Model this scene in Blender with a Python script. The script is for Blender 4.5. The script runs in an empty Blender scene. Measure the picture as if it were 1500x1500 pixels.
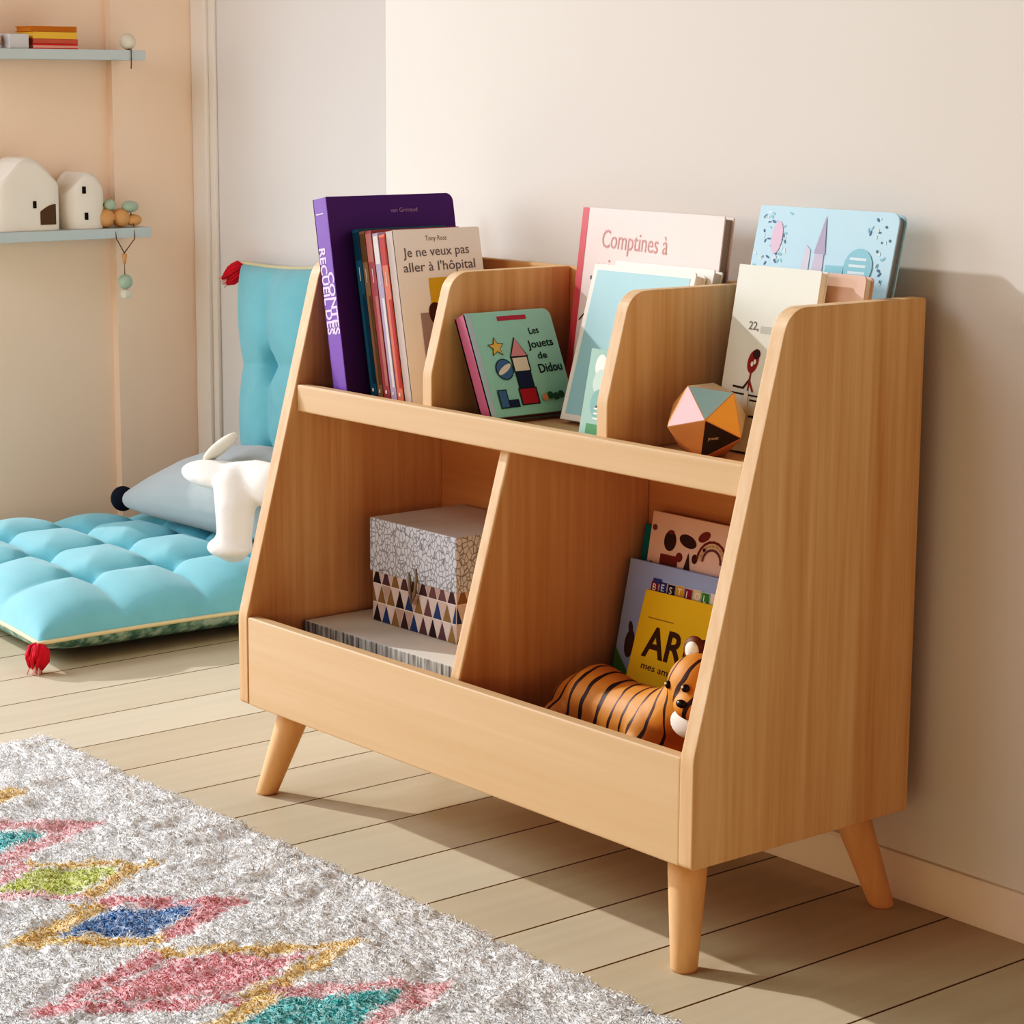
import bpy, bmesh, math, random
import numpy as np
from mathutils import Vector, Matrix
random.seed(7)
rng = np.random.default_rng(11)
sc = bpy.context.scene
COL = sc.collection
PI = math.pi

# ------------------------------------------------------------------ helpers
def lin(c):
    return tuple(((v / 255) / 12.92 if v / 255 <= .04045 else ((v / 255 + .055) / 1.055) ** 2.4) for v in c) + (1.0,)

MATS = {}
def mat(name, rgb, rough=.6, var=0.0, vscale=30, bump=0.0, bscale=200, sheen=0.0, spec=.35):
    if name in MATS: return MATS[name]
    m = bpy.data.materials.new(name); m.use_nodes = True
    nt = m.node_tree; b = nt.nodes['Principled BSDF']
    b.inputs['Roughness'].default_value = rough
    b.inputs['Specular IOR Level'].default_value = spec
    if sheen: b.inputs['Sheen Weight'].default_value = sheen
    c = lin(rgb)
    tc = nt.nodes.new('ShaderNodeTexCoord')
    n = nt.nodes.new('ShaderNodeTexNoise'); n.inputs['Scale'].default_value = vscale; n.inputs['Detail'].default_value = 4
    nt.links.new(tc.outputs['Object'], n.inputs['Vector'])
    mx = nt.nodes.new('ShaderNodeMix'); mx.data_type = 'RGBA'
    mx.inputs['A'].default_value = tuple(min(1, v * (1 - var)) for v in c[:3]) + (1,)
    mx.inputs['B'].default_value = tuple(min(1, v * (1 + var)) for v in c[:3]) + (1,)
    nt.links.new(n.outputs['Fac'], mx.inputs['Factor'])
    nt.links.new(mx.outputs['Result'], b.inputs['Base Color'])
    if bump:
        n2 = nt.nodes.new('ShaderNodeTexNoise'); n2.inputs['Scale'].default_value = bscale; n2.inputs['Detail'].default_value = 3
        nt.links.new(tc.outputs['Object'], n2.inputs['Vector'])
        bp = nt.nodes.new('ShaderNodeBump'); bp.inputs['Strength'].default_value = bump; bp.inputs['Distance'].default_value = .004
        nt.links.new(n2.outputs['Fac'], bp.inputs['Height']); nt.links.new(bp.outputs['Normal'], b.inputs['Normal'])
    MATS[name] = m
    return m

def wood(name, axis, light=(237, 206, 168), dark=(200, 152, 106), strength=1.0, seed=0.0):
    m = bpy.data.materials.new(name); m.use_nodes = True
    nt = m.node_tree; L = nt.links.new; b = nt.nodes['Principled BSDF']
    b.inputs['Roughness'].default_value = .55; b.inputs['Specular IOR Level'].default_value = .3
    tc = nt.nodes.new('ShaderNodeTexCoord')
    mp = nt.nodes.new('ShaderNodeMapping'); L(tc.outputs['Object'], mp.inputs['Vector'])
    s = [1, 1, 1]; s['XYZ'.index(axis)] = .035
    mp.inputs['Scale'].default_value = s; mp.inputs['Location'].default_value = (seed, seed * .7, seed * 1.3)
    n1 = nt.nodes.new('ShaderNodeTexNoise'); n1.inputs['Scale'].default_value = 90; n1.inputs['Detail'].default_value = 5; n1.inputs['Roughness'].default_value = .6
    n2 = nt.nodes.new('ShaderNodeTexNoise'); n2.inputs['Scale'].default_value = 16; n2.inputs['Detail'].default_value = 3; n2.inputs['Distortion'].default_value = .4
    L(mp.outputs[0], n1.inputs['Vector']); L(mp.outputs[0], n2.inputs['Vector'])
    ad = nt.nodes.new('ShaderNodeMath'); ad.operation = 'ADD'
    m1 = nt.nodes.new('ShaderNodeMath'); m1.operation = 'MULTIPLY'; m1.inputs[1].default_value = .55 * strength
    m2 = nt.nodes.new('ShaderNodeMath'); m2.operation = 'MULTIPLY'; m2.inputs[1].default_value = .75 * strength
    L(n1.outputs['Fac'], m1.inputs[0]); L(n2.outputs['Fac'], m2.inputs[0]); L(m1.outputs[0], ad.inputs[0]); L(m2.outputs[0], ad.inputs[1])
    r = nt.nodes.new('ShaderNodeValToRGB'); e = r.color_ramp.elements
    e[0].position = .42 * strength; e[0].color = lin(light)
    e[1].position = .95 * strength; e[1].color = lin(dark)
    L(ad.outputs[0], r.inputs[0]); L(r.outputs[0], b.inputs['Base Color'])
    return m

def link(o, parent=None):
    COL.objects.link(o)
    if parent is not None: o.parent = parent
    return o

def obj(name, bm, mats, parent=None, smooth=False, loc=None):
    me = bpy.data.meshes.new(name)
    bmesh.ops.recalc_face_normals(bm, faces=bm.faces[:])
    bm.to_mesh(me); bm.free()
    for m in (mats if isinstance(mats, (list, tuple)) else [mats]): me.materials.append(m)
    if smooth: me.polygons.foreach_set('use_smooth', [True] * len(me.polygons))
    o = bpy.data.objects.new(name, me)
    if loc is not None: o.location = loc
    return link(o, parent)

def tag(o, label=None, cat=None, group=None, kind=None):
    if label: o['label'] = label
    if cat: o['category'] = cat
    if group: o['group'] = group
    if kind: o['kind'] = kind
    return o

def empty(name, loc=(0, 0, 0), label=None, cat=None, group=None, rot=None):
    o = bpy.data.objects.new(name, None); o.empty_display_size = .05
    o.location = loc
    if rot is not None: o.rotation_euler = rot
    link(o); tag(o, label, cat, group)
    return o

def box(bm, x0, x1, y0, y1, z0, z1, bev=0.0, mi=0, seg=2):
    vs = [bm.verts.new((x, y, z)) for x in (x0, x1) for y in (y0, y1) for z in (z0, z1)]
    fs = []
    for q in ((0, 1, 3, 2), (4, 6, 7, 5), (0, 4, 5, 1), (2, 3, 7, 6), (0, 2, 6, 4), (1, 5, 7, 3)):
        f = bm.faces.new([vs[i] for i in q]); f.material_index = mi; fs.append(f)
    bmesh.ops.recalc_face_normals(bm, faces=fs)
    if bev:
        es = list({e for f in fs for e in f.edges})
        bmesh.ops.bevel(bm, geom=es, offset=bev, segments=seg, affect='EDGES', profile=.6, clamp_overlap=True)
    return bm

def nb(): return bmesh.new()

def rounded(pts, radii, n=6):
    """2-D polygon with rounded corners"""
    out = []
    N = len(pts)
    for i in range(N):
        p = Vector(pts[i]); r = radii[i] if isinstance(radii, (list, tuple)) else radii
        a = Vector(pts[i - 1]); c = Vector(pts[(i + 1) % N])
        if r <= 0: out.append((p.x, p.y)); continue
        da = (a - p).normalized(); dc = (c - p).normalized()
        ang = da.angle(dc); d = r / math.tan(ang / 2)
        bis = (da + dc).normalized(); ctr = p + bis * (r / math.sin(ang / 2))
        s = p + da * d - ctr; e = p + dc * d - ctr
        a0 = math.atan2(s.y, s.x); a1 = math.atan2(e.y, e.x)
        dl = (a1 - a0 + PI) % (2 * PI) - PI
        for k in range(n + 1):
            t = a0 + dl * k / n
            out.append((ctr.x + r * math.cos(t), ctr.y + r * math.sin(t)))
    return out

def prism(bm, pts, d0, d1, axis='X', bev=0.0, mi=0, seg=2):
    """extrude a 2-D outline along an axis; pts are the other two coordinates in XYZ order"""
    def P(a, b, d):
        return {'X': (d, a, b), 'Y': (a, d, b), 'Z': (a, b, d)}[axis]
    A = [bm.verts.new(P(a, b, d0)) for a, b in pts]; B = [bm.verts.new(P(a, b, d1)) for a, b in pts]
    fa = bm.faces.new(A); fb = bm.faces.new(B[::-1]); fs = [fa, fb]
    n = len(pts)
    for i in range(n): fs.append(bm.faces.new((A[i], B[i], B[(i + 1) % n], A[(i + 1) % n])))
    for f in fs: f.material_index = mi
    bmesh.ops.recalc_face_normals(bm, faces=fs)
    if bev:
        es = list(fa.edges) + list(fb.edges)
        bmesh.ops.bevel(bm, geom=es, offset=bev, segments=seg, affect='EDGES', profile=.6, clamp_overlap=True)
    return bm

def tube(bm, pts, rad, n=8, mi=0, cap=True):
    """swept tube along points; rad a number or one radius per point"""
    pts = [Vector(p) for p in pts]; rings = []
    up = Vector((0, 0, 1))
    for i, p in enumerate(pts):
        t = (pts[min(i + 1, len(pts) - 1)] - pts[max(i - 1, 0)]).normalized()
        x = t.cross(up)
        if x.length < 1e-3: x = t.cross(Vector((0, 1, 0)))
        x.normalize(); y = x.cross(t)
        r = rad[i] if isinstance(rad, (list, tuple)) else rad
        rings.append([bm.verts.new(p + x * r * math.cos(2 * PI * k / n) + y * r * math.sin(2 * PI * k / n)) for k in range(n)])
    fs = []
    for a, b in zip(rings, rings[1:]):
        for k in range(n): fs.append(bm.faces.new((a[k], a[(k + 1) % n], b[(k + 1) % n], b[k])))
    if cap:
        fs.append(bm.faces.new(rings[0][::-1])); fs.append(bm.faces.new(rings[-1]))
    for f in fs: f.material_index = mi; f.smooth = True
    return bm

def ball(bm, c, r, sx=1, sy=1, sz=1, rot=None, sub=3, mi=0):
    M = Matrix.Translation(c) @ (rot.to_4x4() if rot is not None else Matrix.Identity(4)) @ Matrix.Diagonal((r * sx, r * sy, r * sz, 1))
    before = set(bm.faces)
    bmesh.ops.create_icosphere(bm, subdivisions=sub, radius=1, matrix=M)
    for f in bm.faces:
        if f not in before: f.material_index = mi; f.smooth = True
    return bm

_txt = {}
def text_geo(s, bold=0.0, shear=0.0):
    """flat triangulated glyphs of a string, height 1, anchored at its left baseline"""
    key = (s, bold, shear)
    if key in _txt: return _txt[key]
    cu = bpy.data.curves.new('lettering', 'FONT'); cu.body = s; cu.size = 1.0; cu.offset = bold; cu.shear = shear; cu.resolution_u = 3
    o = bpy.data.objects.new('lettering', cu); COL.objects.link(o)
    dg = bpy.context.evaluated_depsgraph_get(); dg.update()
    me = bpy.data.meshes.new_from_object(o.evaluated_get(dg))
    V = [(v.co.x, v.co.y) for v in me.vertices]; F = [tuple(p.vertices) for p in me.polygons]
    bpy.data.objects.remove(o); bpy.data.curves.remove(cu); bpy.data.meshes.remove(me)
    _txt[key] = (V, F)
    return V, F

# ------------------------------------------------------------------ materials
W_Z = wood('wood_vertical_grain', 'Z')
W_Z2 = wood('wood_vertical_grain_inner', 'Z', seed=3.1)
W_X = wood('wood_long_grain', 'X', light=(222, 190, 153), dark=(208, 172, 132), seed=1.7)
W_LEG = wood('wood_leg', 'Z', light=(232, 190, 146), dark=(212, 164, 118), seed=5)
WALL = mat('wall_paint_white', (227, 223, 217), .9, .015, 3, .05, 60)
WALL_W = mat('wall_paint_cool_white', (232, 229, 227), .9, .01, 3)
WALL_B = mat('wall_paint_beige', (246, 222, 202), .92, .03, 2.5, .05, 50)
TRIM = mat('trim_paint', (240, 232, 224), .5)
PAPER = mat('page_edges', (236, 230, 218), .85, .06, 400)
SHELF_BLUE = mat('shelf_pale_blue', (196, 208, 210), .6)

# ------------------------------------------------------------------ setting
XB, YB, YW = -1.60, .95, .391          # beige wall, rear wall, bookcase wall
def floor_mat():
    m = bpy.data.materials.new('floor_planks'); m.use_nodes = True
    nt = m.node_tree; L = nt.links.new; N = nt.nodes.new; b = nt.nodes['Principled BSDF']
    b.inputs['Roughness'].default_value = .5; b.inputs['Specular IOR Level'].default_value = .3
    tc = N('ShaderNodeTexCoord'); sp = N('ShaderNodeSeparateXYZ'); L(tc.outputs['Object'], sp.inputs[0])
    def M(op, a, bb=None, c=None):
        n = N('ShaderNodeMath'); n.operation = op
        for i, v in enumerate((a, bb, c)):
            if v is None: continue
            if isinstance(v, (int, float)): n.inputs[i].default_value = v
            else: L(v, n.inputs[i])
        return n.outputs[0]
    q = M('DIVIDE', M('ADD', sp.outputs['X'], .0435 + .1413 * 40), .1413)
    fr = M('FRACT', q); idx = M('FLOOR', q)
    d = M('MINIMUM', fr, M('SUBTRACT', 1.0, fr))
    gap = M('LESS_THAN', d, .011)
    wn = N('ShaderNodeTexWhiteNoise'); wn.noise_dimensions = '1D'; L(idx, wn.inputs['W'])
    gap2 = gap
    mp = N('ShaderNodeMapping'); mp.inputs['Scale'].default_value = (1, .06, 1); L(tc.outputs['Object'], mp.inputs['Vector'])
    n1 = N('ShaderNodeTexNoise'); n1.inputs['Scale'].default_value = 40; n1.inputs['Detail'].default_value = 5; L(mp.outputs[0], n1.inputs['Vector'])
    f = M('ADD', M('MULTIPLY', wn.outputs['Value'], .45), M('MULTIPLY', n1.outputs['Fac'], .55))
    r = N('ShaderNodeValToRGB'); e = r.color_ramp.elements
    e[0].position = .2; e[0].color = lin((197, 181, 155)); e[1].position = .8; e[1].color = lin((215, 203, 180))
    L(f, r.inputs[0])
    mx = N('ShaderNodeMix'); mx.data_type = 'RGBA'; L(gap2, mx.inputs['Factor']); L(r.outputs[0], mx.inputs['A']); mx.inputs['B'].default_value = lin((92, 66, 40))
    L(mx.outputs['Result'], b.inputs['Base Color'])
    bp = N('ShaderNodeBump'); bp.inputs['Strength'].default_value = .5; bp.inputs['Distance'].default_value = .003
    L(M('SUBTRACT', 1.0, gap2), bp.inputs['Height']); L(bp.outputs['Normal'], b.inputs['Normal'])
    return m
bm = nb(); box(bm, -4, 5, -4.5, 1.2, -.05, 0)
tag(obj('floor', bm, floor_mat()), kind='structure')
bm = nb(); box(bm, -.182, 4.2, YW, YB + .12, 0, 2.6, .0015)
tag(obj('wall_back', bm, WALL), kind='structure')
bm = nb(); box(bm, XB - .2, -.182, YB, YB + .12, 0, 2.6)
tag(obj('wall_rear', bm, WALL_W), kind='structure')
# beige wall: a pier next to the corner and a shallow alcove that holds the shelves
bm = nb(); prism(bm, [(XB - .2, .37), (XB - .022, .37), (XB - .022, .744), (XB, .744), (XB, YB), (XB - .2, YB)], 0, 2.6, 'Z')
tag(obj('wall_left', bm, WALL_B), kind='structure')
bm = nb(); prism(bm, [(YW, 0), (YW - .007, 0), (YW - .007, .052), (YW - .005, .057), (YW, .058)], -.182, 4.2, 'X')
tag(obj('baseboard_back', bm, mat('baseboard_paint', (236, 224, 212), .6)), kind='structure')
bm = nb(); box(bm, XB, -.182, YB - .012, YB, 0, .07, .003)
tag(obj('baseboard_rear', bm, TRIM), kind='structure')
bm = nb()
box(bm, XB, -1.545, YB - .018, YB, .0, 2.6, .004)
box(bm, -1.545, -1.525, YB - .010, YB, .0, 2.6, .004)
tag(obj('trim_1', bm, TRIM), kind='structure')

# ------------------------------------------------------------------ bookcase
W, D, H, ZB = .90, .3545, .736, .1278
T = .0213; ZF = .2523; YT = .1312
bc = empty('bookcase', (0, 0, 0), 'low pale wooden bookcase with slanted sides, open bins and splayed legs against the wall', 'bookcase')
side = rounded([(0, ZB), (D, ZB), (D, H), (YT, H), (0, ZF)], [.006, .002, .004, .035, .06], 8)
for x0, x1, m in ((0, T, W_Z2), (W - T, W, W_Z)):
    bm = nb(); prism(bm, side, x0, x1, 'X', .004, seg=3); obj('side_panel', bm, m, bc)
XI0, XI1 = T, W - T
bm = nb(); box(bm, XI0, XI1, .336, D - .004, ZB + .004, H - .002, .003); obj('back_panel', bm, wood('wood_back', 'X', light=(222, 178, 130), dark=(204, 156, 108), seed=8), bc)
bm = nb(); box(bm, XI0, XI1, .018, .336, ZB + .001, .1468); obj('bottom_board', bm, W_X, bc)
bm = nb(); box(bm, XI0, XI1, .001, .019, ZB, ZF, .0035, seg=3); obj('front_panel', bm, W_X, bc)
bm = nb(); box(bm, XI0, XI1, .100, .336, .530, .548); obj('shelf_board', bm, W_X, bc)
bm = nb(); box(bm, XI0, XI1, .0865, .1045, .5295, .5665, .0035, seg=3); obj('shelf_rail', bm, W_X, bc)
lowdiv = rounded([(.019, .1468), (.336, .1468), (.336, .530), (.101, .530), (.022, .2523)], [0, 0, 0, 0, .04], 5)
bm = nb(); prism(bm, lowdiv, .4445, .4635, 'X', .0035, seg=3); obj('lower_divider', bm, W_Z2, bc)
updiv = rounded([(.103, .548), (.336, .548), (.336, .735), (.1385, .735), (.103, .607)], [0, 0, .002, .032, .05], 7)
for x0, x1 in ((.2835, .3025), (.6195, .6385)):
    bm = nb(); prism(bm, updiv, x0, x1, 'X', .0035, seg=3); obj('upper_divider', bm, W_Z2, bc)
def leg(cx, cy, dx, dy):
    bm = nb(); n = 20; rings = []
    for k, (t, r) in enumerate(((0, .0135), (.03, .0155), (.35, .0185), (.8, .0225), (1, .0235))):
        z = t * (ZB + .0005)
        rings.append([bm.verts.new((cx + dx * (1 - t) + r * math.cos(2 * PI * i / n), cy + dy * (1 - t) + r * math.sin(2 * PI * i / n), z)) for i in range(n)])
    for a, b in zip(rings, rings[1:]):
        for i in range(n): bm.faces.new((a[i], a[(i + 1) % n], b[(i + 1) % n], b[i])).smooth = True
    bm.faces.new(rings[0][::-1]); bm.faces.new(rings[-1])
    obj('leg', bm, W_LEG, bc)
leg(.062, .055, -.031, -.033); leg(.838, .055, .031, -.033)
leg(.062, .300, -.031, .034); leg(.838, .318, .031, .034)

# ------------------------------------------------------------------ books
class Deco:
    """flat printed shapes raised a hair above a cover; front: (u from spine, v from bottom); spine: (a across, v up)"""
    def __init__(s, bm, mats, w, h, t):
        s.bm, s.mats, s.w, s.h, s.t, s.k = bm, mats, w, h, t, 0
    def mi(s, m):
        if m not in s.mats: s.mats.append(m)
        return s.mats.index(m)
    def face(s, pts, m, spine=False, step=True):
        if step: s.k += 1
        e = -.00025 - .00006 * s.k
        vs = [s.bm.verts.new((e, a, b) if spine else (a, e, b)) for a, b in pts]
        f = s.bm.faces.new(vs); f.material_index = s.mi(m)
        f.normal_update()
        want = Vector((-1, 0, 0)) if spine else Vector((0, -1, 0))
        if f.normal.dot(want) < 0: f.normal_flip()
    def rect(s, u0, v0, u1, v1, m, spine=False):
        s.face([(u0, v0), (u1, v0), (u1, v1), (u0, v1)], m, spine)
    def ell(s, u, v, a, b, m, rot=0, n=18, spine=False, step=True):
        c, q = math.cos(rot), math.sin(rot)
        s.face([(u + a * math.cos(t) * c - b * math.sin(t) * q, v + a * math.cos(t) * q + b * math.sin(t) * c) for t in [2 * PI * i / n for i in range(n)]], m, spine, step)
    def stroke(s, pts, wd, m):
        s.k += 1
        for (a, b), (c, d) in zip(pts, pts[1:]):
            l = math.hypot(c - a, d - b) or 1; nx, ny = -(d - b) / l * wd / 2, (c - a) / l * wd / 2
            ex, ey = (c - a) / l * wd * .25, (d - b) / l * wd * .25
            s.face([(a - ex + nx, b - ey + ny), (a - ex - nx, b - ey - ny), (c + ex - nx, d + ey - ny), (c + ex + nx, d + ey + ny)], m, step=False)
    def text(s, st, u, v, size, m, rot=0, bold=0.0, width=None, spine=False, shear=0):
        V, F = text_geo(st, bold, shear); s.k += 1; e = -.00025 - .00006 * s.k
        sx = 1
        if width:
            mxv = max(p[0] for p in V); sx = width / (mxv * size)
        c, q = math.cos(rot), math.sin(rot); vs = []
        for x, y in V:
            x, y = x * size * sx, y * size
            a, b = u + (-1 if spine else 1) * (x * c - y * q), v + x * q + y * c
            vs.append(s.bm.verts.new((e, a, b) if spine else (a, e, b)))
        want = Vector((-1, 0, 0)) if spine else Vector((0, -1, 0))
        for f in F:
            try:
                g = s.bm.faces.new([vs[i] for i in f]); g.material_index = s.mi(m); g.normal_update()
                if g.normal.dot(want) < 0: g.normal_flip()
            except ValueError: pass

def book(name, label, O, yaw, lean, w, h, t, cover, spine, pages=PAPER, deco=None, group=None, rc=.002, ct=.0022, over=.003, roll=0, zs=.548, cat='book'):
    M = Matrix.Rotation(math.radians(yaw), 4, 'Z') @ Matrix.Rotation(-math.radians(lean), 4, 'X') @ Matrix.Rotation(math.radians(roll), 4, 'Y')
    root = empty(name, (O[0], O[1], zs + t * math.sin(math.radians(lean)) + .0004), label, cat, group)
    root.rotation_euler = M.to_euler()
    bm = nb(); mats = [cover, spine]
    out = rounded([(0, 0), (w, 0), (w, h), (0, h)], [.0004, rc, rc, .0004], 5)
    prism(bm, out, 0, ct, 'Y', .0004, 0, 1); prism(bm, out, t - ct, t, 'Y', .0004, 0, 1)
    box(bm, 0, ct, .0004, t - .0004, .0003, h - .0003, 0, 1)
    if deco:
        deco(Deco(bm, mats, w, h, t))
    me = bpy.data.meshes.new('cover'); bm.to_mesh(me); bm.free()
    for m in mats: me.materials.append(m)
    link(bpy.data.objects.new('cover', me), root)
    bm = nb(); pr = max(rc - over, .0005)
    prism(bm, rounded([(ct, over), (w - over, over), (w - over, h - over), (ct, h - over)], [.0003, pr, pr, .0003], 4), ct, t - ct, 'Y')
    obj('pages', bm, pages, root)
    return root

C = lambda n, rgb, r=.45, v=.03, vs=40: mat(n, rgb, r, v, vs)
WHITE = C('print_white', (240, 236, 228)); BLACK = C('print_black', (38, 34, 36)); GREY = C('print_grey', (128, 122, 122))

# --- left compartment: books stored side by side, covers facing the right-hand end
PUR, PURS = C('purple_cover', (88, 42, 128)), C('purple_spine', (122, 82, 176))
LILT = C('lilac_print', (226, 208, 240))
def d_purple(d):
    d.text('RECUEIL DES', .0295, d.h - .066, .020, LILT, -PI / 2, .022, width=.118, spine=True)
    d.text('CONTES', .0150, d.h - .100, .019, LILT, -PI / 2, .03, width=.085, spine=True)
    d.rect(.010, d.h - .022, .027, d.h - .0205, LILT, True)
    d.text('van Grimaud', .105, d.h - .024, .0085, C('mauve_print', (186, 160, 190)), width=.046)
    d.text('Le R', .112, d.h - .072, .036, WHITE)
    d.ell(.058, .070, .008, .010, C('pearl_print', (214, 200, 208))); d.ell(.061, .068, .004, .005, GREY)
book('picture_book', 'tall thick purple storybook with lilac spine lettering leaning on the left side panel', (.104, .114), 90, 10.2, .216, .272, .032, PUR, PURS, deco=d_purple, rc=.012)
stack = [('teal', (40, 98, 120), (48, 112, 134), .0155, .232, 'thin paperback with dark teal spine, furthest left in the row beside the purple storybook'),
         ('tan', (150, 120, 96), (156, 128, 104), .0125, .231, 'thin paperback with tan spine, between the dark teal one and the dusty red one'),
         ('dusty_red', (168, 84, 92), (176, 92, 98), .0155, .232, 'thin paperback with dusty red spine, in the row left of the lilac one'),
         ('lilac', (186, 170, 200), (190, 176, 206), .0135, .230, 'thin paperback with lilac and white spine, in the row right of the dusty red one'),
         ('coral', (222, 116, 96), (226, 128, 104), .0140, .229, 'thin paperback with coral orange spine, in the row behind the white storybook')]
x = .128 - .0155; 
def d_spine(col2, k):
    c2 = C('spine_print_%d' % k, col2)
    def f(d):
        d.rect(.0015, d.h * .82, d.t - .0015, d.h - .004, c2, True)
        d.rect(.0015, d.h * .10, d.t * .5, d.h * .62, c2, True)
        d.rect(d.t * .42, d.h * .70, d.t * .52, d.h * .78, WHITE, True)
        d.rect(d.t * .42, d.h * .055, d.t * .66, d.h * .075, WHITE, True)
    return f
sp2 = [(30, 84, 104), (120, 96, 70), (200, 130, 124), (240, 236, 232), (196, 62, 60)]
for k, (n, cv, spn, th, hh, lab) in enumerate(stack):
    x += th / math.cos(math.radians(11)) + .0006
    book('picture_book', lab, (x, .146), 90, 11, .150, hh, th, C('cover_' + n, cv), C('spine_' + n, spn), deco=d_spine(sp2[k], k), group='thin books in the left compartment', ct=.0012, over=.0015)
x += .018 / math.cos(math.radians(11.3)) + .001
IVO, IVS = C('ivory_cover', (250, 249, 250)), C('ivory_spine_shaded', (190, 172, 162))  # white spine with its shade put into the grey-beige colour
INK = C('blue_grey_ink', (118, 122, 136))
def d_white(d):
    d.text('Tony Ross', .052, d.h - .016, .0095, GREY, width=.036)
    d.text('Je ne veux pas', .014, d.h - .037, .018, INK, .015, width=.110, bold=.004)
    d.text("aller \u00e0 l'h\u00f4pital", .010, d.h - .057, .018, INK, .015, width=.122, bold=.004)
    d.rect(.050, d.h - .105, .104, d.h - .066, C('mustard_print', (226, 192, 66)))
    d.rect(.030, .040, .062, d.h - .112, C('lilac_patch_print', (172, 160, 168)))  # plain lilac patch of the cover picture
    d.ell(.058, d.h - .116, .013, .018, C('brown_print', (92, 58, 44)), .4)
    d.rect(.046, .050, .082, d.h - .134, C('rose_print', (206, 132, 150)))
book('picture_book', 'ivory picture book with handwritten grey blue title, front of the row by the first divider', (x, .146), 90, 11, .146, .234, .018, IVO, IVS, deco=d_white, rc=.003)

# --- middle compartment
MINT, ROSE = C('mint_cover', (166, 222, 212)), C('rose_spine', (176, 92, 118))
def d_jouets(d):
    dk = C('navy_print', (34, 58, 70))
    d.rect(-.0, .0, .008, d.h, C('frost_blue_print', (190, 208, 224)))
    d.rect(.050, d.h - .013, .098, d.h - .007, C('raspberry_print', (188, 70, 96)))
    for i, s in enumerate(('Les', 'Jouets', 'de', 'Didou')):
        d.text(s, (.096, .090, .100, .096)[i], d.h - (.034, .053, .068, .087)[i], (.013, .015, .013, .017)[i], dk, .05, bold=.012, width=(.017, .042, .016, .040)[i])
    # plain toys: ball, blocks, stacking rings and a little car
    yel, red, blu, grn, tan, crm = (C('toy_' + n, c) for n, c in (('yellow', (232, 196, 110)), ('red', (186, 48, 62)), ('blue', (88, 128, 172)), ('green', (60, 116, 84)), ('tan', (222, 170, 130)), ('cream', (234, 226, 212))))
    nav = C('toy_navy', (44, 56, 98))
    def blk(pts, m):
        cu = sum(p[0] for p in pts) / len(pts); cv = sum(p[1] for p in pts) / len(pts)
        d.face([(cu + (a - cu) * 1.10 + (.0008 if a > cu else -.0008), cv + (b - cv) * 1.06 + (.0008 if b > cv else -.0008)) for a, b in pts], dk); d.face(pts, m)
    sq = lambda u, v, w_, h_: [(u, v), (u + w_, v), (u + w_, v + h_), (u, v + h_)]
    star = [(.036 + (.014 if q % 2 == 0 else .006) * math.cos(PI / 2 + q * PI / 5), .092 + (.014 if q % 2 == 0 else .006) * math.sin(PI / 2 + q * PI / 5)) for q in range(10)]
    blk(sq(.056, .014, .026, .020), red); blk(sq(.058, .036, .022, .020), nav); blk(sq(.057, .058, .024, .018), crm)
    blk([(.056, .078), (.082, .078), (.069, .102)], C('toy_rose', (222, 160, 170)))
    d.face(star, dk); d.face([(.036 + (a - .036) * .86, .092 + (b - .092) * .86) for a, b in star], yel)
    d.ell(.040, .062, .0142, .0142, dk); d.ell(.040, .062, .013, .013, blu); d.ell(.040, .062, .013, .004, crm, .5)
    blk(sq(.020, .012, .012, .022), blu); blk(sq(.034, .012, .014, .008), nav)
    for q in range(4): d.ell(.094 + q * .009, .020 + .002 * (q % 2), .005, .005, tan if q == 0 else grn)
book('board_book', 'small turquoise board book titled Les Jouets de Didou tilted against the first divider', (.389, .133), 90, 24.3, .141, .140, .022, MINT, ROSE, C('rose_pages', (196, 110, 132)), d_jouets, rc=.012, ct=.003, over=.001)
PNK, PNKS = C('pale_pink_cover', (244, 226, 222)), C('coral_pink_spine', (218, 100, 112))
def d_pink(d):
    ink = C('faded_red_ink', (206, 150, 148))
    d.rect(0, 0, .012, d.h, PNKS)
    d.text('Comptines \u00e0', .042, d.h - .050, .034, ink, -.02, width=.125)
    d.text('mimer pour', .034, d.h - .084, .030, ink, -.02, width=.150)
    d.ell(.030, d.h - .090, .002, .003, GREY)
    d.stroke([(.016, .120), (.030, .134), (.040, .150)], .0018, BLACK)
book('picture_book', 'large pale pink picture book with coral spine leaning on the back of the middle compartment', (.341, .289), 0, 7.7, .262, .266, .018, PNK, PNKS, C('grey_pages', (176, 166, 156)), d_pink, rc=.002)
AQ = C('aqua_cover', (166, 212, 222))
def d_aqua(d):
    e = .008
    d.rect(e, e, d.w - e, d.h - e, AQ)
book('picture_book', 'pale aqua book with white border leaning in front of the pink one', (.4195, .219), 0, 16.3, .186, .203, .018, WHITE, WHITE, deco=d_aqua, rc=.004)
book('picture_book', 'plain white book tucked behind the pale aqua one, only its top corner showing', (.435, .2395), 0, 16.3, .180, .207, .016, WHITE, WHITE, rc=.003)
LIME = C('lime_spine', (176, 190, 66)); PGR = C('pale_green_cover', (150, 190, 178))
def d_green(d):
    d.ell(.022, d.h - .020, .010, .014, WHITE); d.ell(.026, d.h - .040, .014, .016, C('mist_print', (190, 214, 204)))
    d.ell(.028, d.h - .066, .015, .018, C('sea_print', (120, 172, 168)), .1); d.ell(.026, d.h - .070, .003, .002, BLACK)
    d.rect(.012, .006, .050, .018, C('leaf_print', (70, 140, 90)))
    for q in range(3): d.rect(.022, .024 + q * .006, .034, .026 + q * .006, WHITE)
book('picture_book', 'little lime and pale green book wedged upright against the second divider', (.533, .150), 0, 11.4, .070, .109, .010, PGR, LIME, deco=d_green, ct=.0015, over=.0015)

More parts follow.
